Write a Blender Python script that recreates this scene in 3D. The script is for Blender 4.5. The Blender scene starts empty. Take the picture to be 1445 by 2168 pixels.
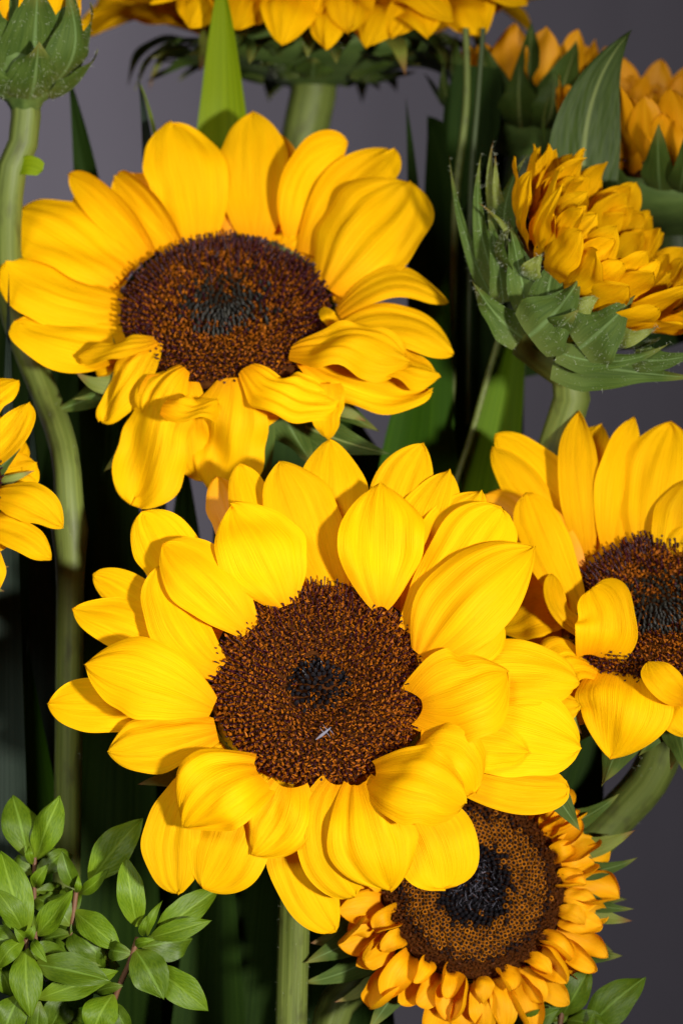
import bpy, math, random
import numpy as np
from mathutils import Vector

# ------------------------------------------------------------------ camera, world, lamps
D = 0.90                       # camera distance to the plane of the main flower (m)
S = 0.000128                   # metres per photograph pixel in that plane
FLOOR = -0.42
sc = bpy.context.scene
col = sc.collection
cam_d = bpy.data.cameras.new("camera"); cam = bpy.data.objects.new("camera", cam_d); col.objects.link(cam)
cam.location = (0, -D, 0); cam.rotation_euler = (math.radians(90), 0, 0)
cam_d.sensor_fit = 'VERTICAL'; cam_d.sensor_height = 36; cam_d.sensor_width = 24
cam_d.lens = 36 * D / (2168 * S)
cam_d.clip_start = 0.01; cam_d.clip_end = 20
cam_d.dof.use_dof = True; cam_d.dof.focus_distance = D - 0.005; cam_d.dof.aperture_fstop = 12
sc.camera = cam
w = bpy.data.worlds.new("World"); sc.world = w; w.use_nodes = True
w.node_tree.nodes["Background"].inputs[0].default_value = (0.9, 0.93, 1.0, 1)
w.node_tree.nodes["Background"].inputs[1].default_value = 0.02
def lamp(kind, name, loc, target, power, size, color=(1, 1, 1), **kw):
    d = bpy.data.lights.new(name, kind); o = bpy.data.objects.new(name, d); col.objects.link(o)
    o.location = loc
    o.rotation_euler = (Vector(target) - Vector(loc)).to_track_quat('-Z', 'Y').to_euler()
    d.energy = power; d.color = color
    if kind == 'AREA': d.shape = 'DISK'; d.size = size
    else: d.shadow_soft_size = size
    for k, v in kw.items(): setattr(d, k, v)
    return o
# key: studio flash head to the right of the camera; fill: weaker head on the left; backdrop lamp far left
lamp('SPOT', 'key_flash', (0.52, -1.0, -0.06), (-0.065, 0, -0.005), 112, 0.05, (1, 0.97, 0.92), spot_size=math.radians(27), spot_blend=1.0)
lamp('AREA', 'fill_flash', (-0.42, -1.05, 0.42), (0, 0, 0.0), 8.8, 0.45, (1, 0.98, 0.95))
lamp('SPOT', 'backdrop_flash', (-0.72, 0.38, 0.22), (-0.40, 0.78, 0.15), 92.0, 0.08, (0.97, 0.95, 1.0), spot_size=math.radians(110), spot_blend=1.0)
vs = sc.view_settings
vs.view_transform = 'Standard'; vs.look = 'None'; vs.exposure = 0; vs.gamma = 1; vs.use_curve_mapping = False
sc.cycles.max_bounces = 8; sc.cycles.transparent_max_bounces = 8

# ------------------------------------------------------------------ helpers
def P(px, py, d=0.0):
    """photo pixel + centimetres in front of the main flower's plane -> world point"""
    y = -d * 0.01; f = (D + y) / D
    return np.array([(px - 722.5) * S * f, y, (1084 - py) * S * f])
def nrm(v):
    v = np.asarray(v, float); return v / (np.linalg.norm(v, axis=-1, keepdims=True) + 1e-12)
WP = {}
def place(o, wp, parent):
    wp = np.asarray(wp, float)
    if parent is not None:
        o.parent = parent; o.location = wp - WP[parent.name]
    else: o.location = wp
    WP[o.name] = wp
def empty(name, wp, label, cat, group=None):
    o = bpy.data.objects.new(name, None); col.objects.link(o); o.empty_display_size = 0.01
    place(o, wp, None); tag(o, label, cat, group); return o
def tag(o, label=None, cat=None, group=None, kind=None):
    if label: o['label'] = label
    if cat: o['category'] = cat
    if group: o['group'] = group
    if kind: o['kind'] = kind
    return o
def link(name, v, f, mat, parent, origin=None, uv=None, kind=None, smooth=True):
    """v world vertices (n,3), f (m,4) or (m,3) index array"""
    v = np.asarray(v, float); f = np.asarray(f, np.int32)
    if origin is None: origin = v.mean(0)
    me = bpy.data.meshes.new(name)
    k = f.shape[1]
    me.vertices.add(len(v)); me.vertices.foreach_set('co', (v - origin).astype(np.float32).ravel())
    me.loops.add(f.size); me.loops.foreach_set('vertex_index', f.ravel())
    me.polygons.add(len(f)); me.polygons.foreach_set('loop_start', np.arange(0, f.size, k, dtype=np.int32))
    me.update(calc_edges=True)
    if smooth: me.polygons.foreach_set('use_smooth', np.ones(len(f), bool))
    if uv is not None:
        l = me.uv_layers.new(name='UVMap'); l.data.foreach_set('uv', uv[f.ravel()].astype(np.float32).ravel())
    me.materials.append(mat)
    me.validate()
    o = bpy.data.objects.new(name, me); col.objects.link(o); place(o, origin, parent)
    if kind: o['kind'] = kind
    return o
def grid_faces(nt, ns, wrap=False):
    a = np.arange(nt * ns).reshape(nt, ns)
    if wrap: a = np.concatenate([a, a[:, :1]], 1)
    return np.stack([a[:-1, :-1], a[:-1, 1:], a[1:, 1:], a[1:, :-1]], -1).reshape(-1, 4)
def curve(pts, t):
    """smooth curve through the control points, sampled at t in 0..1"""
    p = np.asarray(pts, float); k = len(p)
    seg = np.linalg.norm(np.diff(p, axis=0), axis=1); u = np.concatenate([[0], np.cumsum(seg)]); u /= u[-1]
    if k <= 4:
        return np.stack([np.polyval(np.polyfit(u, p[:, i], k - 1), t) for i in range(3)], 1)
    for _ in range(4):                       # corner cutting: soft bends, no kinks
        a, b_ = p[:-1]*.75 + p[1:]*.25, p[:-1]*.25 + p[1:]*.75
        q = np.empty((2*len(a), 3)); q[0::2] = a; q[1::2] = b_
        p = np.concatenate([p[:1], q, p[-1:]])
    seg = np.linalg.norm(np.diff(p, axis=0), axis=1); u = np.concatenate([[0], np.cumsum(seg)]); u /= u[-1]
    return np.stack([np.interp(t, u, p[:, i]) for i in range(3)], 1)
def tube(name, pts, rad, mat, parent, ns=16, nt=40, ridge=0.03, seed=0, bump=()):
    t = np.linspace(0, 1, nt); c = curve(pts, t); T = nrm(np.gradient(c, axis=0))
    ref = np.array([0.0, -1, 0]) if abs(T[0][1]) < .8 else np.array([1.0, 0, 0])
    X = nrm(np.cross(T, ref)); Y = np.cross(T, X)
    r = np.interp(t, np.linspace(0, 1, len(rad)), rad)
    for (tc, tw, ta) in bump: r = r * (1 + ta * np.exp(-((t - tc) / tw) ** 2))
    a = np.linspace(0, 2*np.pi, ns, endpoint=False)
    rr = r[:, None] * (1 + ridge * np.sin(a * 5 + seed)[None] + ridge*.6*np.sin(a * 3 + t[:, None]*4 + seed))
    v = c[:, None] + rr[..., None] * (np.cos(a)[None, :, None] * X[:, None] + np.sin(a)[None, :, None] * Y[:, None])
    uv = np.stack(np.broadcast_arrays((a / 6.2832)[None], t[:, None]), -1).reshape(-1, 2)
    return link(name, v.reshape(-1, 3), grid_faces(nt, ns, True), mat, parent, c[0], uv)
def sheet(name, pts, W0, width, mat, parent, nt=30, ns=15, b=.3, tm=.5, p=2.2, q=.9, roll=(0, 0), cup=.3, vf=0,
          pleat=.05, ruffle=.03, lobe=0, notch=0, twist=0, seed=0, bend=0, kind=None, rim=.045, crease=0, wrinkle=0):
    """a petal, bract or leaf: a curved sheet along a midline with its own outline, cupping, pleats and ruffled rim"""
    rs = np.random.RandomState(abs(int(seed)))
    u = np.linspace(0, 1, nt); t = .45 * u + .55 * (1 - (1 - u) ** 2); s = np.linspace(-1, 1, ns)
    c = curve(pts, t); T = nrm(np.gradient(c, t, axis=0)); L = np.linalg.norm(np.diff(c, axis=0), axis=1).sum()
    W = np.asarray(W0, float)[None] - (T @ np.asarray(W0, float))[:, None] * T; W = nrm(W); N = np.cross(W, T)
    ra = np.radians(roll[0] + (roll[1] - roll[0]) * t)[:, None]
    W, N = W * np.cos(ra) + N * np.sin(ra), N * np.cos(ra) - W * np.sin(ra)
    x1 = np.clip(t / tm, 0, 1); x2 = np.clip((t - tm) / (1 - tm), 0, 1)
    pr = np.where(t < tm, b + (1 - b) * np.sin(np.pi/2 * x1) ** .9, (1 - x2 ** p) ** q)
    hw = width / 2 * pr
    S_, T_ = np.meshgrid(s, t); HW = hw[:, None] * np.ones_like(S_)
    a1, a2, f1, f2 = rs.uniform(0, 6.3, 2).tolist() + rs.uniform(4, 11, 2).tolist()
    HW = HW * (1 + rim * np.where(S_ < 0, np.sin(T_ * f1 + a1) + .5*np.sin(T_ * f1 * 2.3 + a2), np.sin(T_ * f2 + a2) + .5*np.sin(T_ * f2 * 2.1 + a1)))
    th = max(abs(cup), .02); den = math.sin(th) if th < 1.4 else 1.0
    x = HW * np.sin(th * S_) / den; h = np.sign(cup) * HW * (1 - np.cos(th * S_)) / den
    h += vf * HW * np.abs(S_)
    env = np.sin(np.pi * np.clip(T_ * .95 + .03, 0, 1)) ** .6
    for k in range(5):
        s0 = -0.72 + .36 * k + rs.uniform(-.12, .12); h += pleat * width * .5 * env * rs.uniform(-1, 1) * np.exp(-((S_ - s0 - .08*np.sin(T_*4 + k)) / rs.uniform(.06, .16)) ** 2)
    h += pleat * .16 * width * env * np.sin(S_ * rs.uniform(10, 15) + rs.uniform(0, 6)); h += .03 * width * np.sin(S_ * rs.uniform(1.5, 3) + T_ * rs.uniform(2, 6) + rs.uniform(0, 6)) * env
    h += ruffle * width * np.abs(S_) ** 1.5 * env * (np.sin(T_ * rs.uniform(5, 9) + rs.uniform(0, 6) + np.sign(S_) * rs.uniform(0, 3)) + .5*np.sin(T_ * 15 + rs.uniform(0, 6)))
    h += bend * width * np.sin(np.pi * T_)
    if crease:
        for k in range(6):                      # narrow lengthwise creases that run together towards the tip
            s0 = rs.uniform(-.8, .8); t0, t1 = sorted(rs.uniform(0, 1, 2)); w_ = np.clip((T_ - t0 + .25)/.2, 0, 1) * np.clip((t1 + .25 - T_)/.2, 0, 1)
            h += crease * width * rs.choice([-1, 1]) * rs.uniform(.4, 1) * w_ * env * np.exp(-np.abs(S_ - s0 - .1*np.sin(T_*3 + k)) / .055)
    if wrinkle:
        for k in range(4): h += wrinkle * width * rs.uniform(.3, 1) * np.sin(S_ * rs.uniform(1, 4) + T_ * rs.uniform(3, 12) + rs.uniform(0, 6)) * np.clip(T_*4, 0, 1)
    back = lobe * width * .5 * S_ ** 2 * np.exp(-(T_ / .16) ** 1.3)
    tipc = np.clip((T_ - .75) / .25, 0, 1) ** 2
    s0 = rs.uniform(-.25, .25)
    back += notch * L * tipc * np.exp(-((S_ - s0) / .3) ** 2)
    back += L * (.010 + .25*rim) * tipc * np.abs(np.sin(S_ * rs.uniform(3, 6) + rs.uniform(0, 6)))
    v = c[:, None] + W[:, None] * x[..., None] + N[:, None] * (h + .35 * back)[..., None] - T[:, None] * back[..., None]
    uv = np.stack([S_ * .5 + .5, T_], -1).reshape(-1, 2)
    return link(name, v.reshape(-1, 3), grid_faces(nt, ns), mat, parent, c[0], uv, kind)
def instances(name, tv, tf, pos, X, Y, Z, sc_, mat, parent, uvv=None):
    """many copies of a tiny template joined into one mesh (florets, hairs)"""
    tv = np.asarray(tv, float); n = len(pos); m = len(tv)
    sc_ = np.asarray(sc_, float)
    if sc_.ndim == 1: sc_ = np.repeat(sc_[:, None], 3, 1)
    v = pos[:, None] + sum((tv[None, :, i] * sc_[:, None, i])[..., None] * A[:, None] for i, A in enumerate((X, Y, Z)))
    f = (np.asarray(tf)[None] + (np.arange(n) * m)[:, None, None]).reshape(-1, np.asarray(tf).shape[1])
    uv = np.repeat(np.random.RandomState(1).rand(n, 1), 2, 1).repeat(m, 0).reshape(-1, 2)
    uv[:, 1] = np.tile(tv[:, 2], n)
    return link(name, v.reshape(-1, 3), f, mat, parent, None, uv, 'stuff')

# ------------------------------------------------------------------ materials
def new_mat(name):
    m = bpy.data.materials.new(name); m.use_nodes = True; nt = m.node_tree
    for n in list(nt.nodes): nt.nodes.remove(n)
    return m, nt, lambda t, **k: _node(nt, t, **k)
def _node(nt, t, **k):
    n = nt.nodes.new(t)
    for a, v in k.items():
        if a.startswith('i_'):
            key = a[2:]; key = int(key) if key.isdigit() else key.replace('_', ' ')
            n.inputs[key].default_value = v
        else: setattr(n, a, v)
    return n
def ramp(nt, fac, stops):
    r = nt.nodes.new('ShaderNodeValToRGB'); nt.links.new(fac, r.inputs[0])
    e = r.color_ramp.elements
    while len(e) < len(stops): e.new(.5)
    for x, (pos, c) in zip(e, stops): x.position = pos; x.color = (*c, 1) if len(c) == 3 else c
    return r.outputs[0]
def streak_noise(nt, sx, sy, detail=3, space='UV'):
    tc = nt.nodes.new('ShaderNodeTexCoord'); mp = nt.nodes.new('ShaderNodeMapping'); mp.inputs['Scale'].default_value = (sx, sy, 1)
    oi = nt.nodes.new('ShaderNodeObjectInfo'); nt.links.new(tc.outputs[space], mp.inputs[0])
    mul = _node(nt, 'ShaderNodeMath', operation='MULTIPLY', i_1=57.0); nt.links.new(oi.outputs['Random'], mul.inputs[0])
    no = nt.nodes.new('ShaderNodeTexNoise'); no.noise_dimensions = '4D'; nt.links.new(mp.outputs[0], no.inputs['Vector']); nt.links.new(mul.outputs[0], no.inputs['W'])
    no.inputs['Scale'].default_value = 1; no.inputs['Detail'].default_value = detail
    return no.outputs[0], tc, oi
def mixc(nt, f, a, b, blend='MIX'):
    n = nt.nodes.new('ShaderNodeMix'); n.data_type = 'RGBA'; n.blend_type = blend
    for sock, val in ((n.inputs[0], f), (n.inputs[6], a), (n.inputs[7], b)):
        if hasattr(val, 'is_output'): nt.links.new(val, sock)
        else: sock.default_value = val if isinstance(val, (int, float)) else (*val, 1)
    return n.outputs[2]
def sheet_mat(name, dark, light, base_col, trans_col, trans, rough=.5, spec=.25, streak=(55, 1.4), bump=.25, vein=None, base_len=.12, side=.45, spots=0.0, tip_col=None, bumpdist=.0004):
    m, nt, N = new_mat(name)
    f, tc, oi = streak_noise(nt, *streak)
    c = ramp(nt, f, [(.35, dark), (.62, light)])
    f2, _, _ = streak_noise(nt, 9, 2.2, 3)
    c = mixc(nt, ramp(nt, f2, [(.35, (0, 0, 0)), (.7, (.6, .6, .6))]), c, dark)
    sep = N('ShaderNodeSeparateXYZ'); nt.links.new(tc.outputs['UV'], sep.inputs[0])
    c = mixc(nt, ramp(nt, sep.outputs[1], [(0.0, (1, 1, 1)), (base_len, (.45, .45, .45)), (base_len * 2.6, (0, 0, 0))]), c, base_col)
    if tip_col: c = mixc(nt, ramp(nt, sep.outputs[1], [(.72, (0, 0, 0)), (.97, (1, 1, 1))]), c, tip_col)
    hgt = f
    if vein:
        cu = N('ShaderNodeMath', operation='SUBTRACT', i_1=.5); nt.links.new(sep.outputs[0], cu.inputs[0])
        ab = N('ShaderNodeMath', operation='ABSOLUTE'); nt.links.new(cu.outputs[0], ab.inputs[0])
        rib = ramp(nt, ab.outputs[0], [(.016, (1, 1, 1)), (.045, (0, 0, 0))])
        k = N('ShaderNodeMath', operation='MULTIPLY_ADD', i_1=-1.1); nt.links.new(ab.outputs[0], k.inputs[0]); nt.links.new(sep.outputs[1], k.inputs[2])
        wv = N('ShaderNodeMath', operation='MULTIPLY', i_1=52.0); nt.links.new(k.outputs[0], wv.inputs[0])
        sn = N('ShaderNodeMath', operation='SINE'); nt.links.new(wv.outputs[0], sn.inputs[0])
        sidev = ramp(nt, sn.outputs[0], [(.88, (0, 0, 0)), (1.0, (side, side, side))])
        vv = mixc(nt, 1.0, rib, sidev, 'LIGHTEN')
        c = mixc(nt, vv, c, vein); 
        hm = N('ShaderNodeMath', operation='MULTIPLY_ADD', i_1=1.5*side); nt.links.new(sn.outputs[0], hm.inputs[0]); nt.links.new(f, hm.inputs[2]); hgt = hm.outputs[0]
    if spots:
        f3, _, _ = streak_noise(nt, 34, 9, 4)
        c = mixc(nt, ramp(nt, f3, [(.70, (0, 0, 0)), (.78, (spots,)*3)]), c, (.25, .09, .01))
    hsv = N('ShaderNodeHueSaturation'); nt.links.new(c, hsv.inputs['Color'])
    rv = N('ShaderNodeMapRange'); rv.inputs[3].default_value = .86; rv.inputs[4].default_value = 1.08; nt.links.new(oi.outputs['Random'], rv.inputs[0]); nt.links.new(rv.outputs[0], hsv.inputs['Value'])
    bs = N('ShaderNodeBsdfPrincipled'); nt.links.new(hsv.outputs[0], bs.inputs['Base Color'])
    bs.inputs['Roughness'].default_value = rough; bs.inputs['Specular IOR Level'].default_value = spec
    bp = N('ShaderNodeBump'); bp.inputs['Strength'].default_value = bump; bp.inputs['Distance'].default_value = bumpdist
    nt.links.new(hgt, bp.inputs['Height']); nt.links.new(bp.outputs[0], bs.inputs['Normal'])
    tr = N('ShaderNodeBsdfTranslucent'); tcx = mixc(nt, 1.0, hsv.outputs[0], trans_col, 'MULTIPLY'); nt.links.new(tcx, tr.inputs[0])
    mx = N('ShaderNodeMixShader'); mx.inputs[0].default_value = trans
    nt.links.new(bs.outputs[0], mx.inputs[1]); nt.links.new(tr.outputs[0], mx.inputs[2])
    out = N('ShaderNodeOutputMaterial'); nt.links.new(mx.outputs[0], out.inputs[0])
    return m
def solid_mat(name, stops, rough=.5, spec=.4, scale=(30, 6), bump=.3, space='UV', dist=.0005, blotch=0):
    m, nt, N = new_mat(name)
    f, tc, oi = streak_noise(nt, *scale, 3, space)
    if space == 'Object': pass
    c = ramp(nt, f, stops)
    if blotch:
        fb, _, _ = streak_noise(nt, 7, 45, 4)
        c = mixc(nt, ramp(nt, fb, [(.52, (0, 0, 0)), (.68, (blotch,)*3)]), c, (.045, .05, .012))
    bs = N('ShaderNodeBsdfPrincipled'); nt.links.new(c, bs.inputs['Base Color'])
    bs.inputs['Roughness'].default_value = rough; bs.inputs['Specular IOR Level'].default_value = spec
    if bump:
        bp = N('ShaderNodeBump'); bp.inputs['Strength'].default_value = bump; bp.inputs['Distance'].default_value = dist
        nt.links.new(f, bp.inputs['Height']); nt.links.new(bp.outputs[0], bs.inputs['Normal'])
    out = N('ShaderNodeOutputMaterial'); nt.links.new(bs.outputs[0], out.inputs[0])
    return m
M = {}
M['petal'] = sheet_mat('petal_yellow', (.82, .40, .0008), (.88, .49, .0012), (.80, .31, .001), (1, .72, .3), .24, rough=.6, spec=.05, spots=.45, streak=(95, 1.6), bump=.8, tip_col=(.87, .46, .001))
M['petal_deep'] = sheet_mat('petal_amber', (.74, .29, .0015), (.82, .38, .003), (.62, .18, .001), (1, .7, .3), .2, rough=.5, spec=.22)
M['petal_gold'] = sheet_mat('petal_gold', (.82, .35, .001), (.88, .45, .002), (.70, .24, .001), (1, .7, .3), .2, rough=.55, spec=.15, streak=(60, 1.6), bump=.6)
M['bract'] = sheet_mat('bract_green', (.036, .066, .009), (.070, .108, .017), (.09, .12, .025), (1, 1.1, .4), .15, rough=.65, spec=.12, streak=(30, 3), vein=(.11, .17, .05), side=.05, tip_col=(.15, .15, .03))
M['bract_pale'] = sheet_mat('bract_pale', (.11, .14, .018), (.19, .21, .03), (.09, .15, .03), (1, 1.1, .4), .15, rough=.6, spec=.3, streak=(30, 3), tip_col=(.16, .07, .02))
M['leaf'] = sheet_mat('leaf_green', (.034, .060, .009), (.055, .088, .014), (.05, .08, .015), (1, 1.2, .3), .12, rough=.5, spec=.14, streak=(24, 10), vein=(.17, .21, .06), bump=.6, side=.10)
M['sprig'] = sheet_mat('sprig_leaf', (.075, .140, .003), (.125, .200, .005), (.16, .23, .012), (1, 1.1, .25), .2, rough=.5, spec=.22, streak=(26, 14), vein=(.16, .25, .02), bump=.3, side=.08, spots=.5)
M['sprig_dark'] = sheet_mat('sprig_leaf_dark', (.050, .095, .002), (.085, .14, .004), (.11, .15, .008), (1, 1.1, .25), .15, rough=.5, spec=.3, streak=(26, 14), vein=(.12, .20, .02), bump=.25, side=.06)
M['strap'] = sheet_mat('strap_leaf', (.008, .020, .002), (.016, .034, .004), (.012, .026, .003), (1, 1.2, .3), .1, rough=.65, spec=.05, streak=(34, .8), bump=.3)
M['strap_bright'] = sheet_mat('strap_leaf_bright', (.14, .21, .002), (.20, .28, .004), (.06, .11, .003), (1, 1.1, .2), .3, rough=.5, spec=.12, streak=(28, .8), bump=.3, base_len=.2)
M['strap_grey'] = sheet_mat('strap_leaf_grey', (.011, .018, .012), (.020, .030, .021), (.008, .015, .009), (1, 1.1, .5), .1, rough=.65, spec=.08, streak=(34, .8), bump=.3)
M['stem'] = solid_mat('stem_green', [(.3, (.065, .088, .012)), (.7, (.125, .155, .03))], .55, .3, (22, 9), .5, blotch=.75)
M['stem_dark'] = solid_mat('stem_dark_green', [(.3, (.022, .036, .008)), (.7, (.045, .065, .016))], .55, .3, (22, 3))
M['stem_red'] = solid_mat('stem_reddish', [(.3, (.09, .035, .018)), (.7, (.16, .08, .035))], .55, .3, (12, 8))
M['recept'] = solid_mat('receptacle_green', [(.3, (.045, .08, .014)), (.7, (.09, .14, .03))], .6, .3, (14, 8))
M['disc'] = solid_mat('disc_brown', [(.3, (.02, .005, .001)), (.7, (.06, .018, .002))], .8, .05, (60, 60))
M['style'] = solid_mat('style_maroon', [(.3, (.010, .0015, .003)), (.7, (.040, .0035, .009))], .42, .22, (40, 1), 0)
M['style_dark'] = solid_mat('style_dark', [(.3, (.010, .003, .003)), (.7, (.030, .005, .006))], .38, .45, (40, 1), 0)
M['corolla'] = solid_mat('corolla_orange', [(.3, (.13, .033, .001)), (.5, (.21, .052, .001)), (.75, (.42, .13, .002))], .6, .12, (40, 2), 0)
M['bud'] = solid_mat('bud_black', [(.3, (.003, .003, .004)), (.7, (.014, .013, .016))], .22, .6, (40, 1), 0)
M['fuzz'] = solid_mat('fuzz_grey', [(.3, (.10, .10, .13)), (.7, (.25, .24, .30))], .5, .3, (40, 1), 0)
M['hair'] = solid_mat('hair_pale', [(.3, (.30, .34, .22)), (.7, (.5, .52, .40))], .6, .2, (40, 1), 0)
M['backdrop'] = solid_mat('backdrop_grey', [(.3, (.041, .0375, .043)), (.7, (.046, .042, .048))], .9, .1, (30, 30), .1, 'Object')

# ------------------------------------------------------------------ the setting: one curved grey paper sweep
prof = [(0.78, 1.3)] + [(0.78, z) for z in np.linspace(1.1, FLOOR + .35, 8)]
prof += [(0.78 - .35 * (1 - math.cos(a)), FLOOR + .35 - .35 * math.sin(a)) for a in np.linspace(.15, math.pi / 2, 12)] + [(-1.4, FLOOR)]
xs = np.linspace(-1.8, 1.8, 9)
v = np.array([[x, y, z] for (y, z) in prof for x in xs])
o = link('backdrop', v, grid_faces(len(prof), 9), M['backdrop'], None, np.array([0, .3, FLOOR])); o['kind'] = 'structure'

# ------------------------------------------------------------------ sunflower parts
def frame(A):
    A = nrm(A); U = nrm(np.cross([0, 0, 1.0], A)) if abs(A[2]) < .95 else np.array([1.0, 0, 0]); U = -U if U[0] < 0 else U
    V = np.cross(A, U)
    if V[2] < 0 and abs(A[2]) < .95: V = -V
    return U, V, A
def lathe(name, C, A, prof, mat, parent, ns=48, jit=.0, seed=0):
    U, V, A = frame(A); rs = np.random.RandomState(seed)
    a = np.linspace(0, 2*np.pi, ns, endpoint=False); pr = np.asarray(prof)
    r = pr[:, :1] * (1 + jit * np.sin(a * 7 + seed)[None]); 
    v = C + r[..., None] * (np.cos(a)[None, :, None] * U + np.sin(a)[None, :, None] * V) + pr[:, 1][:, None, None] * A
    uv = np.stack(np.broadcast_arrays((a / 6.2832)[None], np.linspace(0, 1, len(pr))[:, None]), -1).reshape(-1, 2)
    return link(name, v.reshape(-1, 3), grid_faces(len(pr), ns, True), mat, parent, C, uv)
# templates ---------------------------------------------------------
def rod_template(bend=.35, n=5, rings=((0, .5), (.35, .42), (.7, .42), (.86, .62), (.96, .5), (1.0, .12))):
    v = []
    for z, r in rings:
        for k in range(n):
            a = 2*math.pi*k/n; v.append((r*math.cos(a) + bend * z * z * 2.2, r*math.sin(a), z))
    return np.array(v), grid_faces(len(rings), n, True)
def cone_template(n=6, rings=((0, 1), (.4, .95), (.75, .55), (1, .05))):
    v = [(r*math.cos(2*math.pi*k/n), r*math.sin(2*math.pi*k/n), z) for z, r in rings for k in range(n)]
    return np.array(v), grid_faces(len(rings), n, True)
def curl_template(seed):
    rs = np.random.RandomState(seed); V, F = [], []
    for k in range(3):
        a = 2*math.pi*k/3 + rs.uniform(-.4, .4); out = rs.uniform(.5, 1.0); n = 5; b0 = len(V)
        for i in range(n):
            z = i/(n-1); rad = .35 + out * z**1.6 + .25*math.sin(z*5+k); wd = .34*(1 - .8*z)
            zz = z * .8 - .35 * max(0, z - .55) * 2 * out
            for sgn in (-1, 1):
                V.append((rad*math.cos(a) - sgn*wd*math.sin(a), rad*math.sin(a) + sgn*wd*math.cos(a), zz))
        F += [[b0+2*i, b0+2*i+1, b0+2*i+3, b0+2*i+2] for i in range(n-1)]
    return np.array(V), np.array(F)
def ring_template(n=6):
    v = []
    for (r, z) in ((.62, .0), (1.0, .12), (.98, .42), (.66, .5), (.5, .18)):
        v += [(r*math.cos(2*math.pi*k/n), r*math.sin(2*math.pi*k/n), z) for k in range(n)]
    return np.array(v), grid_faces(5, n, True)

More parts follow.
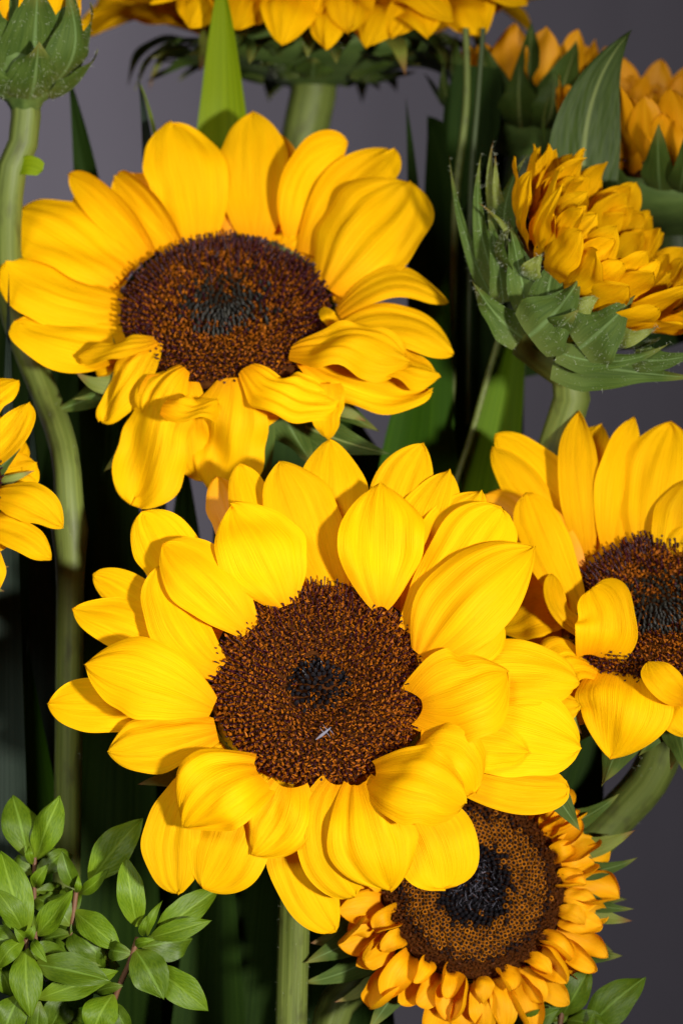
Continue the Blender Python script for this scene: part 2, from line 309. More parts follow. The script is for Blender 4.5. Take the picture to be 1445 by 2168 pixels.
def disc_head(parent, C, A, R, kind, n, seed, hfun):
    """flower centre: a base plate with its florets in the spiral order, joined kind by kind"""
    rs = np.random.RandomState(seed); U, V, A = frame(A)
    rr = np.linspace(0, 1.03, 16)
    prof = [(max(r, .001)*R, hfun(r)*R - .0006) for r in rr] + [(R*1.01, -.002)]
    disc = lathe('disc', C, A, prof, M['disc'], parent, 48)
    i = np.arange(n); r = np.sqrt((i + .5) / n); th = i * 2.399963 + seed
    r = np.clip(r + rs.normal(0, .004, n), 0, 1.01)
    e = np.cos(th)[:, None]*U + np.sin(th)[:, None]*V
    h = np.array([hfun(x) for x in r]); pos = C + e * (r*R)[:, None] + A * (h*R)[:, None]
    g = np.array([(hfun(x + .01) - hfun(x - .01)) / .02 for x in r])
    sp = R * math.sqrt(math.pi / n)                     # spacing of florets
    def fr(sel, out, jit):
        k = len(sel[0]) if isinstance(sel, tuple) else sel.sum()
        Z = nrm(A - e[sel]*g[sel][:, None]*.6 + e[sel]*np.asarray(out)[..., None] + rs.normal(0, jit, (k, 3)))
        X = nrm(e[sel] + rs.normal(0, .35, (k, 3))); X = nrm(X - (X*Z).sum(1)[:, None]*Z); return X, np.cross(Z, X), Z
    if kind == 'open':          # maroon styles standing among curled orange corollas, tight black buds in the middle
        mid = r < .29 + rs.normal(0, .035, n); o_ = ~mid
        tv, tf = rod_template()
        keep = o_ & (rs.rand(n) < .95)
        X, Y, Z = fr(keep, .15 + .75*r[keep], .17)
        ln = sp * rs.uniform(1.0, 1.9, keep.sum()) * (.75 + .35*r[keep])
        wd = sp * rs.uniform(.24, .36, keep.sum())
        instances('styles', tv, tf, pos[keep] + Z*sp*.25, X, Y, Z, np.stack([wd, wd, ln], 1), M['style'], disc)
        for q in range(3):
            s2 = o_ & (i % 3 == q); X, Y, Z = fr(s2, .1 + .3*r[s2], .3); tv, tf = curl_template(q + seed)
            instances('corollas', tv, tf, pos[s2] + e[s2]*sp*.4, X, Y, Z, sp * (rs.uniform(.5, .8, (s2.sum(), 1)) + (.45*(r[s2] - .4))[:, None]) * np.array([[1, 1, 1.7]]), M['corolla'], disc)
        tv, tf = cone_template(); X, Y, Z = fr(mid, -.2 + .5*r[mid], .08)
        instances('centre_buds', tv, tf, pos[mid], X, Y, Z, sp * rs.uniform(.5, .62, (mid.sum(), 1)) * np.array([[1, .75, 2.2]]), M['bud'], disc)
        s2 = (r < .36) & (r > .10) & (rs.rand(n) < .5 + .4*(np.sin(th + 2.2) > 0)); tv, tf = curl_template(9); X, Y, Z = fr(s2, .3*r[s2], .2)
        instances('centre_corollas', tv, tf, pos[s2] + e[s2]*sp*.5, X, Y, Z, sp * .56 * np.ones((s2.sum(), 1)) * np.array([[1, 1, 2.6]]), M['corolla'], disc)
    elif kind == 'mixed':       # outer maroon styles, ochre pollen ring, fuzzy dark middle
        mid = r < .38 + rs.normal(0, .10, n); o_ = ~mid; tv, tf = rod_template(.25)
        keep = o_ & (rs.rand(n) < (.55 + .45*(r > .72)))
        X, Y, Z = fr(keep, .1 + .6*r[keep], .2)
        wd = sp * rs.uniform(.32, .46, keep.sum()); ln = sp * rs.uniform(1.0, 1.8, keep.sum())
        instances('styles', tv, tf, pos[keep] + Z*sp*.2, X, Y, Z, np.stack([wd, wd, ln], 1), M['style'], disc)
        for q in range(3):
            s2 = o_ & (i % 3 == q); X, Y, Z = fr(s2, .2*r[s2], .35); tv, tf = curl_template(q + seed)
            instances('corollas', tv, tf, pos[s2], X, Y, Z, sp * rs.uniform(.55, 1.0, (s2.sum(), 1)) * np.array([[1, 1, 1.3]]), M['corolla'], disc)
        tv, tf = cone_template(5); X, Y, Z = fr(mid, -.3 + .4*r[mid], .15)
        instances('centre_buds', tv, tf, pos[mid], X, Y, Z, sp * rs.uniform(.35, .5, (mid.sum(), 1)) * np.array([[1, .8, 3.0]]), M['bud_dull'], disc)
        s2 = mid & (r > .1) & (rs.rand(n) < .55); tv, tf = curl_template(9); X, Y, Z = fr(s2, .3*r[s2], .2)
        instances('centre_corollas', tv, tf, pos[s2] + e[s2]*sp*.5, X, Y, Z, sp * .45 * np.ones((s2.sum(), 1)) * np.array([[1, 1, 2.3]]), M['corolla'], disc)
    else:                       # 'closed': a lattice of dark buds, each in an orange cup, fuzzy grey-black middle
        mid = r < .45 + rs.normal(0, .06, n); rim = r > .80 + rs.normal(0, .03, n); lat = ~mid & ~rim
        tv, tf = ring_template(); X, Y, Z = fr(lat, 0*r[lat], .05)
        instances('bud_cups', tv, tf, pos[lat], X, Y, Z, sp * rs.uniform(.50, .60, (lat.sum(), 1)) * np.array([[1, 1, 1.0]]), M['cup'], disc)
        tv, tf = cone_template(5); s2 = r < .86; X, Y, Z = fr(s2, 0*r[s2] - .1, .06)
        instances('dark_buds', tv, tf, pos[s2], X, Y, Z, sp * (rs.uniform(.38, .46, (s2.sum(), 1)) + .14*(mid[s2])[:, None]) * np.array([[1, 1, 2.0]]), M['bud'], disc)
        tv, tf = curl_template(4); s2 = r > .74; X, Y, Z = fr(s2, .25 + 0*r[s2], .3)
        instances('rim_corollas', tv, tf, pos[s2], X, Y, Z, sp * rs.uniform(.5, .9, (s2.sum(), 1)) * np.array([[1, 1, 1.8]]), M['disc_rim'], disc)
        tv, tf = rod_template(.6, 3, ((0, .5), (.5, .4), (1, .1))); s2 = (r < .33) & (rs.rand(n) < .9); k = s2.sum(); X, Y, Z = fr(s2, -.5 + 0*r[s2], .5)
        instances('centre_fuzz', tv, tf, pos[s2] + Z*sp*.5, X, Y, Z, np.stack([sp*.14*np.ones(k), sp*.14*np.ones(k), sp*rs.uniform(1.2, 2.6, k)], 1), M['fuzz'], disc)
    return disc
M['bud_dull'] = solid_mat('bud_olive_black', [(.3, (.004, .004, .004)), (.7, (.022, .020, .014))], .5, .25, (40, 1), 0)
M['cup'] = solid_mat('bud_cup_ochre', [(.3, (.13, .037, .001)), (.7, (.42, .135, .001))], .6, .1, (40, 2), 0)
M['disc_rim'] = solid_mat('rim_brown', [(.3, (.025, .006, .001)), (.7, (.11, .028, .002))], .6, .1, (40, 2), 0)

def stem_to_floor(parent, pts, rad, mat, seed=0, bump=()):
    return tube('stem', pts, rad, mat, parent, 18, 70, .035, seed, bump)
def hairs(parent, objs, n, length, seed=0):
    """fine pale hairs standing on the given parts"""
    rs = np.random.RandomState(seed); pos, nor = [], []
    for o in objs:
        me = o.data; k = len(me.polygons)
        co = np.empty(len(me.vertices)*3, np.float32); me.vertices.foreach_get('co', co); co = co.reshape(-1, 3); li = np.empty(len(me.loops), np.int32); me.loops.foreach_get('vertex_index', li); li = li.reshape(-1, 4); nn = np.empty(k*3, np.float32); me.polygons.foreach_get('normal', nn)
        nn = nn.reshape(-1, 3); ar = np.empty(k, np.float32); me.polygons.foreach_get('area', ar); j = rs.choice(k, n, p=ar.astype(float)/ar.sum(dtype=float))
        x, y = rs.rand(n, 1), rs.rand(n, 1); q = co[li[j]]; pos.append((q[:, 0]*(1-x) + q[:, 1]*x)*(1-y) + (q[:, 3]*(1-x) + q[:, 2]*x)*y + WP[o.name]); sg = np.sign(-nn[j][:, 1:2]); sg[sg == 0] = 1; nor.append(nn[j] * sg)
    pos = np.concatenate(pos); Z = nrm(np.concatenate(nor) + rs.normal(0, .45, pos.shape)); X = nrm(np.cross(Z, rs.normal(0, 1, Z.shape))); Y = np.cross(Z, X)
    tv = np.array([(-1, 0, 0), (1, 0, 0), (.4, 0, .6), (.15, .0, 1.0)]); tf = np.array([[0, 1, 2], [0, 2, 3]])
    sc_ = np.stack([np.full(len(pos), .000035)]*2 + [length * rs.uniform(.5, 1.2, len(pos))], 1)
    return instances('fuzz', tv, tf, pos, X, Y, Z, sc_, M['hair'], parent)

class Flower:
    """a sunflower whose head plane is tilted upwards by phi degrees; petals are given by base and tip on that head"""
    def __init__(s, cx, cy, depth, phi, Rpx, label, az=0, ps=.6, group=None, foot=None):
        s.cx, s.cy, s.depth, s.ps = cx, cy, depth, ps; s.k = math.tan(math.radians(phi)); s.kx = math.tan(math.radians(az))
        a, z = math.radians(phi), math.radians(az)
        s.A = nrm([math.sin(z), -math.cos(a)*math.cos(z), math.sin(a)]); s.C = P(cx, cy, depth); s.R = Rpx * S * (D - depth*.01)/D
        foot = foot if foot is not None else np.array([s.C[0]*.5, s.C[1] + .03, FLOOR])
        s.foot = foot; s.root = empty('sunflower', foot, label, 'sunflower', group); s.n = 0
    def dp(s, x, y): return s.depth + ((y - s.cy)*s.k + (x - s.cx)*s.kx*-1) * S * 100
    def petal(s, bx, by, tx, ty, wpx, lay, m=None, md=.25, td=0, mat='petal', name='petal', ps=None, bd=0, **kw):
        ps = s.ps if ps is None else ps; s.n += 1
        d0 = s.dp(bx, by); d1 = d0 + (s.dp(tx, ty) - d0)*ps
        mx, my = m or ((bx + tx)/2, (by + ty)/2)
        b_ = P(bx, by, d0 + lay*.45 - .1 + bd); m_ = P(mx, my, (d0 + d1)/2 + lay*.8 + md); t_ = P(tx, ty, d1 + lay*.8 + td)
        W0 = nrm(np.cross(nrm(t_ - b_), s.A)); w_ = wpx*S*(D - d0*.01)/D
        kw.setdefault('seed', s.n + int(s.cx)); kw.setdefault('b', .45); kw.setdefault('p', 2.5); kw['q'] = kw.get('q', .85)*.88; kw['pleat'] = kw.get('pleat', .05)*1.0; kw['cup'] = kw.get('cup', -.25)*.62; kw.setdefault('crease', .022); kw.setdefault('wrinkle', .016); kw.setdefault('rim', .05); kw['ns'] = max(kw.get('ns', 15), 25); w_ *= 1.12
        return sheet(name, [b_, m_, t_], W0, w_, M[mat], s.root, **kw)
    def bract(s, bx, by, tx, ty, wpx, d, m=None, mat='bract', td=0, **kw):
        s.n += 1; mx, my = m or ((bx + tx)/2, (by + ty)/2)
        pts = [P(bx, by, d), P(mx, my, d + .2), P(tx, ty, d + td)]
        o = dict(b=.8, tm=.2, p=1.1, q=1.0, cup=-.35, vf=.12, pleat=.04, ruffle=.05, nt=20, ns=9, seed=s.n); o.update(kw)
        return sheet('bract', pts, nrm(np.cross(nrm(pts[2] - pts[0]), [0, -1, .2])), wpx*S*(D - d*.01)/D, M[mat], s.root, **o)
    def receptacle(s, depth=.016, rim=1.06, stem=.006):
        R = s.R
        pr = [(R*rim, -.001), (R*rim*1.02, -.004), (R*.92, -depth*.45), (R*.65, -depth*.8), (R*.35, -depth*1.05), (stem*.8, -depth*1.3), (stem*.3, -depth*1.35)]
        return lathe('receptacle', s.C, s.A, pr, M['recept'], s.root, 40, .02, 3)
    def stem(s, via, rad=.006, depth=.016, mat='stem', bump=()):
        p0 = s.C - s.A*depth*1.1; p1 = s.C - s.A*(depth*1.4 + .012)
        st = stem_to_floor(s.root, [p0, p1] + list(via) + [s.foot], [rad, rad*.95, rad*1.05, rad*1.1, rad*1.1], M[mat], s.n, bump)
        hairs(s.root, [st], 900, .0010, s.n); return st
    def fill_row(s, n, lpx, wpx, lay, seed, lo=0, hi=360, mat='petal'):
        rs = np.random.RandomState(seed)
        for k in range(n):
            a = math.radians(lo + (hi - lo)*(k + rs.uniform(-.2, .2))/n); ca, sa = math.cos(a), math.sin(a); r0 = s.R/S*.96; l = lpx*rs.uniform(.8, 1.15); ky = math.cos(math.atan(s.k))
            s.petal(s.cx + ca*r0, s.cy - sa*r0*ky, s.cx + ca*(r0 + l), s.cy - sa*(r0 + l)*ky, wpx, lay, mat=mat, cup=-.25, nt=18, ns=9, seed=seed*40 + k, ps=1)
    def ring_bracts(s, n, L, W, elev, back, seed, mat='bract'):
        U, V, A = frame(s.A); rs = np.random.RandomState(seed)
        for k in range(n):
            a = 2*math.pi*(k + rs.uniform(-.3, .3))/n; e = math.cos(a)*U + math.sin(a)*V; el = math.radians(elev + rs.uniform(-15, 15)); l = L*rs.uniform(.8, 1.15)
            b_ = s.C + e*s.R*.95 - A*back; m_ = b_ + l*.5*(e*math.cos(el) + A*math.sin(el)); t_ = m_ + l*.5*(e*math.cos(el*.4) + A*math.sin(el*.4))
            sheet('bract', [b_, m_, t_], np.cross(e, A), W*rs.uniform(.8, 1.1), M[mat], s.root, nt=16, ns=9, b=.8, tm=.2, p=1.1, q=1, cup=-.4, vf=.1, pleat=.04, ruffle=.05, seed=seed*50 + k)

# ------------------------------------------------------------------ 1. the big sunflower facing the camera
F = Flower(675, 1450, 0, 20, 222, 'largest bright yellow sunflower, fully open, facing front with brown disc and black centre', ps=.7, foot=np.array([-.02, .05, FLOOR]))
disc_head(F.root, F.C + F.A*.001, F.A, F.R*.97, 'open', 1020, 3, lambda r: .20*math.exp(-(r/.2)**2) + .15*max(0, 1 - ((r - .68)/.42)**2) - .05)
F.receptacle()
# back row (behind), then middle, then the front row: base x,y  tip x,y  width  layer
main = [
 # top
 (530, 1200, 458, 1008, 84, -1.5, dict(mat='petal_deep', q=.7)),
 (575, 1230, 508, 980, 92, -.8, dict(q=.75)),
 (712, 1240, 698, 928, 138, -1.0, dict(m=(702, 1060))),
 (705, 1262, 590, 974, 140, -.35, dict(m=(652, 1125), roll=(-8, 4))),
 (805, 1250, 898, 936, 120, -.9, dict(m=(838, 1070))),
 (858, 1290, 952, 993, 118, -.7, dict(m=(902, 1120))),
 (880, 1330, 1020, 1038, 128, -.5, dict(m=(945, 1150))),
 (805, 1284, 806, 1020, 164, .55, dict(b=.16, tm=.46, lobe=.1, pleat=.07, cup=-.5, md=.55)),
 (605, 1282, 488, 1068, 168, .45, dict(b=.3, tm=.42, cup=-.5, md=.5, m=(556, 1170))),
 (872, 1345, 1062, 1072, 150, .15, dict(q=.5, cup=-.45, m=(985, 1180), tm=.6)),
 # right
 (884, 1400, 1048, 1298, 120, .05, dict(q=.6, m=(970, 1370))),
 (892, 1390, 1132, 1158, 172, .55, dict(cup=-.5, m=(992, 1262), md=.6, tm=.42, pleat=.09, q=1.0, b=.3)),
 (905, 1470, 1226, 1450, 138, -.45, dict(q=.6, m=(1090, 1425), cup=-.4)),
 (960, 1500, 1230, 1495, 90, -.8, dict(q=.6)),
 (905, 1530, 1230, 1585, 190, -.35, dict(q=.6, m=(1080, 1540), cup=-.35)),
 (935, 1620, 1206, 1668, 100, -.8, dict(q=.45, m=(1090, 1665), cup=-.4)),
 (890, 1560, 1122, 1592, 105, .1, dict(m=(1000, 1570), cup=-.3)),
 (893, 1490, 1077, 1422, 185, .7, dict(b=.42, tm=.35, lobe=.42, cup=-.6, m=(985, 1462), md=.7, q=.85)),
 # bottom right
 (870, 1600, 1003, 1680, 150, .55, dict(q=.5, m=(955, 1605), cup=-.6, b=.5, md=.6)),
 (792, 1643, 985, 1702, 158, 1.15, dict(b=.42, tm=.42, lobe=.35, cup=-.8, m=(885, 1655), md=.8, q=.5)),
 (850, 1690, 940, 1884, 158, -.1, dict(q=.45, m=(918, 1780), cup=-.3, ps=.3, tm=.55)),
 (760, 1662, 825, 1885, 172, .6, dict(b=.3, m=(790, 1770), cup=-.4, md=.7, pleat=.1, ps=.3, tm=.45, lobe=.2)),
 (705, 1660, 752, 1900, 108, .35, dict(q=.5, b=.45, m=(682, 1765), cup=-.5, md=.5, ps=.3, tm=.4, lobe=.25)),
 (640, 1672, 712, 1974, 112, -.45, dict(q=.6, m=(634, 1840), ps=.25, cup=-.3, b=.5)),
 # bottom left
 (610, 1668, 533, 1810, 130, .55, dict(b=.5, m=(592, 1730), cup=-.5, ps=.3, pleat=.14, lobe=.25, tm=.4)),
 (525, 1660, 428, 1884, 172, .0, dict(q=.7, m=(490, 1770), ps=.3, cup=-.35)),
 (425, 1640, 378, 1894, 120, -.25, dict(q=.6, m=(372, 1760), ps=.3, cup=-.4)),
 (545, 1636, 390, 1752, 168, .85, dict(b=.5, m=(455, 1668), cup=-.7, md=.7, ps=.3, lobe=.35, tm=.45, pleat=.09)),
 # left
 (345, 1500, 99, 1490, 118, -.8, dict(m=(220, 1490))),
 (458, 1545, 227, 1592, 112, .05, dict(m=(345, 1568), cup=-.35, pleat=.12)),
 (452, 1497, 177, 1408, 152, .5, dict(m=(322, 1438), cup=-.5, md=.5, b=.26)),
 (420, 1385, 151, 1288, 105, -.75, dict(m=(270, 1325))),
 (390, 1345, 195, 1216, 78, -.9, dict(m=(300, 1275), roll=(0, 30), q=.6)),
 (470, 1310, 298, 1082, 130, -.55, dict(m=(370, 1185), q=.7, notch=.05)),
 (466, 1418, 336, 1196, 112, .15, dict(m=(378, 1325), cup=-.5, q=.8)),
 (530, 1335, 345, 1150, 132, .35, dict(m=(438, 1230), cup=-.45, md=.45, q=.75, b=.35)),
]
for (bx, by, tx, ty, wp, lay, kw) in main:
    kw = dict(kw); kw.setdefault('cup', -.25); F.petal(bx, by, tx, ty, wp, lay, nt=36, ns=19, bd=.35 if lay > 0 else 0, **kw)
F.bract(390, 1640, 291, 1661, 42, -1.2, mat='bract_pale'); F.bract(1160, 1660, 1228, 1760, 60, -2.0)
F.bract(1180, 1480, 1232, 1556, 40, -1.9, mat='bract_pale')
F.ring_bracts(12, .026, .016, -35, .012, 5)
F.fill_row(26, 125, 108, -1.0, 60)
F.stem([P(622, 1900, -3.2), P(622, 1985, -3.4), P(618, 2100, -3.6)], .0046, bump=((.32, .02, .18),))

# ------------------------------------------------------------------ 2. the upper left sunflower, tilted up
F = Flower(478, 668, -6.5, 42, 226, 'yellow sunflower tilted upwards with ragged drooping lower petals, directly above the largest bloom', ps=.5, foot=np.array([-.045, .11, FLOOR]))
disc_head(F.root, F.C + F.A*.001, F.A, F.R*.955, 'mixed', 1150, 11, lambda r: .10*math.exp(-(r/.22)**2) + .20*max(0, 1 - ((r - .62)/.55)**2) - .06)
F.receptacle()
ul = [
 (415, 520, 362, 256, 152, .1, dict(q=.6, notch=.05, cup=-.3, m=(398, 390))),
 (540, 500, 534, 236, 140, .0, dict(q=1, cup=-.3)),
 (600, 490, 592, 282, 80, -.5, dict(mat='petal_deep')),
 (612, 500, 738, 300, 100, -.2, dict(m=(636, 365), roll=(-62, -45), cup=1.4, mat='petal')),
 (640, 520, 790, 330, 90, -.6, dict(mat='petal_deep', q=.6)),
 (655, 540, 838, 315, 130, -.1, dict(m=(725, 420), q=.6, notch=.05, cup=-.3)),
 (690, 610, 868, 385, 215, .35, dict(m=(768, 500), q=.55, notch=.04, cup=-.45, tm=.55, b=.3, pleat=.07)),
 (712, 662, 950, 642, 90, -.1, dict(m=(845, 592), cup=-.6, td=-.2, q=.7, ps=.2)),
 (712, 692, 682, 652, 30, .5, dict(q=.5, b=.7, md=.4)),
 (690, 720, 960, 752, 120, -.2, dict(m=(850, 685), q=.7, cup=-.4)),
 (720, 760, 932, 800, 120, -.1, dict(m=(840, 760), cup=-.4)),
 (640, 780, 918, 826, 100, -.25, dict(m=(800, 830), cup=-.3)),
 (612, 765, 868, 768, 125, .6, dict(m=(730, 725), cup=-.7, md=.7, b=.3, q=.6, pleat=.1, roll=(0, -20))),
 (520, 800, 712, 850, 108, .9, dict(m=(600, 828), cup=-.9, md=.5, b=.35, q=.5, pleat=.12, roll=(0, -15))),
 (690, 835, 692, 930, 64, .1, dict(ps=.2, b=.9, tm=.2, cup=.4)),
 (495, 822, 445, 1045, 155, .2, dict(m=(482, 930), ps=.15, cup=-.45, b=.4, q=.7)),
 (400, 830, 425, 1020, 80, -.2, dict(m=(405, 920), ps=.15, cup=-.4, q=.7)),
 (352, 815, 278, 1072, 142, .2, dict(m=(325, 945), ps=.15, cup=-.35, q=.45, notch=.05, b=.5)),
 (390, 800, 318, 905, 100, .7, dict(m=(335, 830), ps=.2, cup=-.7, b=.35, q=.6, pleat=.12)),
 (345, 880, 462, 848, 66, 1.0, dict(m=(405, 862), ps=.1, cup=-.8, b=.5, q=.5)),
 (328, 742, 216, 895, 82, .4, dict(m=(268, 810), ps=.3, cup=-.6, q=.6)),
 (330, 742, 165, 758, 52, .6, dict(m=(250, 735), cup=-.6, q=.6, ps=.3)),
 (285, 715, 30, 680, 135, .0, dict(m=(150, 722), q=.5, notch=.07, cup=-.4, ps=.35)),
 (262, 650, 9, 552, 150, .1, dict(m=(130, 622), q=.6, cup=-.45, ps=.4, tm=.55)),
 (265, 585, 32, 448, 180, -.25, dict(m=(150, 500), q=.5, cup=-.4, ps=.5, tm=.6)),
 (318, 545, 144, 370, 74, -.1, dict(m=(240, 445), roll=(45, 62), cup=1.2, q=.7)),
 (300, 560, 158, 412, 90, -.5, dict(m=(225, 485), mat='petal', roll=(20, 20))),
 (372, 525, 243, 370, 88, -.1, dict(m=(300, 440), roll=(42, 55), cup=1.3, q=.7)),
 (385, 520, 275, 365, 100, -.55, dict(mat='petal_deep', q=.7)),
 (460, 515, 470, 330, 90, -.7, dict(mat='petal_deep')),
]
for (bx, by, tx, ty, wp, lay, kw) in ul:
    kw = dict(kw); kw.setdefault('cup', -.25)
    if by > 735: by -= 22; kw.update(bd=.8, md=kw.get('md', .25) + .35, wrinkle=.045, ruffle=.09, rim=.08); kw.setdefault('notch', .03)
    F.petal(bx, by, tx, ty, wp, lay, nt=32, ns=17, **kw)
F.bract(290, 790, 157, 782, 58, -5.4, m=(215, 815), mat='bract_pale'); F.bract(300, 820, 152, 846, 42, -5.8, mat='bract')
F.bract(690, 850, 776, 893, 42, -5.6, mat='bract_pale'); F.bract(560, 860, 640, 928, 110, -5.8, mat='bract', cup=-.6)
F.bract(520, 880, 580, 960, 90, -6.2, mat='bract_pale')
sheet('leaf', [P(600, 880, -6.0), P(700, 925, -5.4), P(830, 962, -5.2)], (0, 0, -1), 85*S, M['leaf'], F.root, b=.5, tm=.35, p=1.2, q=1, cup=-.2, vf=.2, nt=24, ns=13)
F.ring_bracts(14, .026, .015, -30, .010, 8)
F.fill_row(24, 100, 105, -.7, 61)
F.stem([P(500, 1080, -10), P(470, 1500, -9)], .006)

# ------------------------------------------------------------------ 3. the sunflower cut by the right edge
F = Flower(1400, 1300, -3.2, 38, 200, 'amber yellow sunflower with very dark disc and one petal standing up over it', az=-12, ps=.45, foot=np.array([.03, .09, FLOOR]))
disc_head(F.root, F.C + F.A*.001, F.A, F.R*.97, 'mixed', 950, 21, lambda r: .10*math.exp(-(r/.22)**2) + .22*max(0, 1 - ((r - .62)/.55)**2) - .06)
F.receptacle()
rf = [
 (1250, 1150, 1275, 898, 128, -.7, dict(mat='petal', m=(1225, 1010))),
 (1240, 1175, 1226, 868, 78, .1, dict(m=(1222, 1020), roll=(-30, 20), cup=.5, q=1)),
 (1290, 1165, 1343, 880, 78, .0, dict(m=(1300, 1030), roll=(-25, -35), cup=.5, q=1)),
 (1368, 1172, 1420, 893, 158, .0, dict(m=(1385, 1030), cup=-.3)),
 (1430, 1215, 1490, 1010, 130, .2, dict(m=(1450, 1100))),
 (1400, 1200, 1500, 1090, 90, .4, dict()),
 (1222, 1150, 1046, 920, 95, -.5, dict(m=(1150, 1010), q=.7)),
 (1215, 1165, 1040, 945, 80, -.2, dict(m=(1120, 1040), roll=(-20, 0))),
 (1215, 1240, 1025, 1048, 120, -.4, dict(m=(1120, 1110), mat='petal_deep', q=.6)),
 (1240, 1335, 1112, 1042, 92, .6, dict(m=(1172, 1190), cup=-.4, q=.6, b=.3, tm=.7)),
 (1225, 1290, 1048, 1335, 170, -.3, dict(m=(1130, 1280), cup=.3, b=.4)),
 (1225, 1290, 1105, 1165, 120, -.5, dict(mat='petal_deep')),
 (1245, 1345, 1168, 1215, 48, .9, dict(m=(1185, 1300), cup=.9, q=.6, roll=(-30, -30))),
 (1262, 1388, 1252, 1243, 120, 1.3, dict(m=(1285, 1320), b=.55, q=.4, cup=.5, md=.3, roll=(0, 15), lobe=.2, tm=.4)),
 (1272, 1425, 1150, 1495, 130, .1, dict(m=(1195, 1390), cup=-.6, ps=.2, b=.4)),
 (1230, 1440, 1200, 1540, 110, -.5, dict(m=(1205, 1490), cup=-.4, ps=.2, q=.6)),
 (1318, 1425, 1290, 1607, 182, .7, dict(m=(1318, 1490), cup=-.45, ps=.15, b=.62, q=.85, lobe=.3, md=.5, tm=.35)),
 (1450, 1480, 1370, 1400, 66, .9, dict(m=(1400, 1440), q=.8, cup=.5)),
 (1420, 1470, 1470, 1560, 80, .4, dict(ps=.2, cup=-.6)),
 (1480, 1440, 1600, 1480, 130, .2, dict(ps=.2)), (1560, 1330, 1720, 1300, 130, .2, dict()), (1520, 1230, 1640, 1110, 130, .1, dict()), (1580, 1400, 1700, 1420, 120, .0, dict()),
]
for (bx, by, tx, ty, wp, lay, kw) in rf:
    kw = dict(kw); kw.setdefault('cup', -.25); F.petal(bx, by, tx, ty, wp, lay, nt=32, ns=17, **kw)
F.bract(1410, 1530, 1349, 1602, 50, -2.6, mat='bract'); F.bract(1440, 1540, 1418, 1632, 40, -2.4, mat='bract_pale'); F.bract(1360, 1500, 1340, 1590, 60, -2.9)
F.ring_bracts(14, .024, .015, -25, .010, 31)
F.fill_row(24, 100, 105, -.7, 62)
F.stem([P(1390, 1640, -6.5), P(1300, 1730, -7), P(1180, 1870, -7.2), P(1080, 2010, -7.4)], .0062, mat='stem')

# ------------------------------------------------------------------ 4. small half-open sunflower with curled petals, lower right
F = Flower(1000, 1876, -3.2, 12, 190, 'small half-open sunflower with short curled orange petals around a honeycomb disc', az=8, ps=.6, foot=np.array([.0, .07, FLOOR]))
disc_head(F.root, F.C + F.A*.001, F.A, F.R, 'closed', 980, 7, lambda r: .12*max(0, 1 - ((r - .6)/.6)**2) - .03)
F.receptacle()
U, V, A = frame(F.A); rs = np.random.RandomState(12)
for row, (n, L, Wd, el) in enumerate(((27, .0138, .0086, 8), (26, .0120, .0080, 30), (20, .0082, .0062, 55))):
    for k in range(n):
        a = 2*math.pi*(k + .5*row + rs.uniform(-.18, .18))/n; e = math.cos(a)*U + math.sin(a)*V; l = L*rs.uniform(.75, 1.2)
        if e[2] < -.4: l *= 1.15
        ea, eb = math.radians(el + rs.uniform(-12, 12)), math.radians(el*.3 + rs.uniform(-35, 20))
        b_ = F.C + e*F.R*(1.0 + .035*(2 - row)) + A*(-.003 + .002*row); m_ = b_ + l*.5*(e*math.cos(ea) + A*math.sin(ea)); t_ = m_ + l*.55*(e*math.cos(eb) + A*math.sin(eb) + np.cross(A, e)*rs.uniform(-.35, .35))
        sheet('petal', [b_, m_, t_], np.cross(e, A), Wd*rs.uniform(.8, 1.15), M['petal_gold'], F.root, nt=22, ns=15, b=.4, tm=.5, q=rs.uniform(.45, .8), cup=rs.choice([1.1, 1.5, 1.8, -.9, .8, 2.1]), pleat=.05, ruffle=.09, rim=.05, crease=.02, wrinkle=.025, roll=(rs.uniform(-25, 25), rs.uniform(-45, 45)), seed=700 + row*40 + k)
for (bx, by, tx, ty, wp, mt) in ((770, 1955, 656, 1997, 76, 'bract_pale'), (785, 2030, 636, 2082, 58, 'bract'), (800, 2070, 706, 2122, 36, 'bract_pale'), (1220, 1800, 1346, 1756, 48, 'bract_pale'), (1225, 1845, 1350, 1815, 40, 'bract'),
        (1200, 1745, 1312, 1678, 44, 'bract'), (1215, 1915, 1338, 1950, 56, 'bract_pale'), (1220, 1900, 1342, 1924, 40, 'bract'), (1170, 2000, 1319, 2023, 70, 'bract'), (1120, 2010, 1186, 2062, 80, 'bract_pale'), (1080, 2040, 1133, 2135, 70, 'bract'), (870, 2050, 800, 2150, 60, 'bract'), (960, 2070, 950, 2180, 70, 'bract')):
    F.bract(bx, by, tx, ty, wp, -3.9, mat=mt, m=((bx + tx)/2, (by + ty)/2 + 8), td=.3)
F.ring_bracts(14, .024, .014, -10, .007, 41)
F.stem([P(880, 1990, -6.2), P(770, 2065, -6.0), P(660, 2180, -6.0)], .0056)

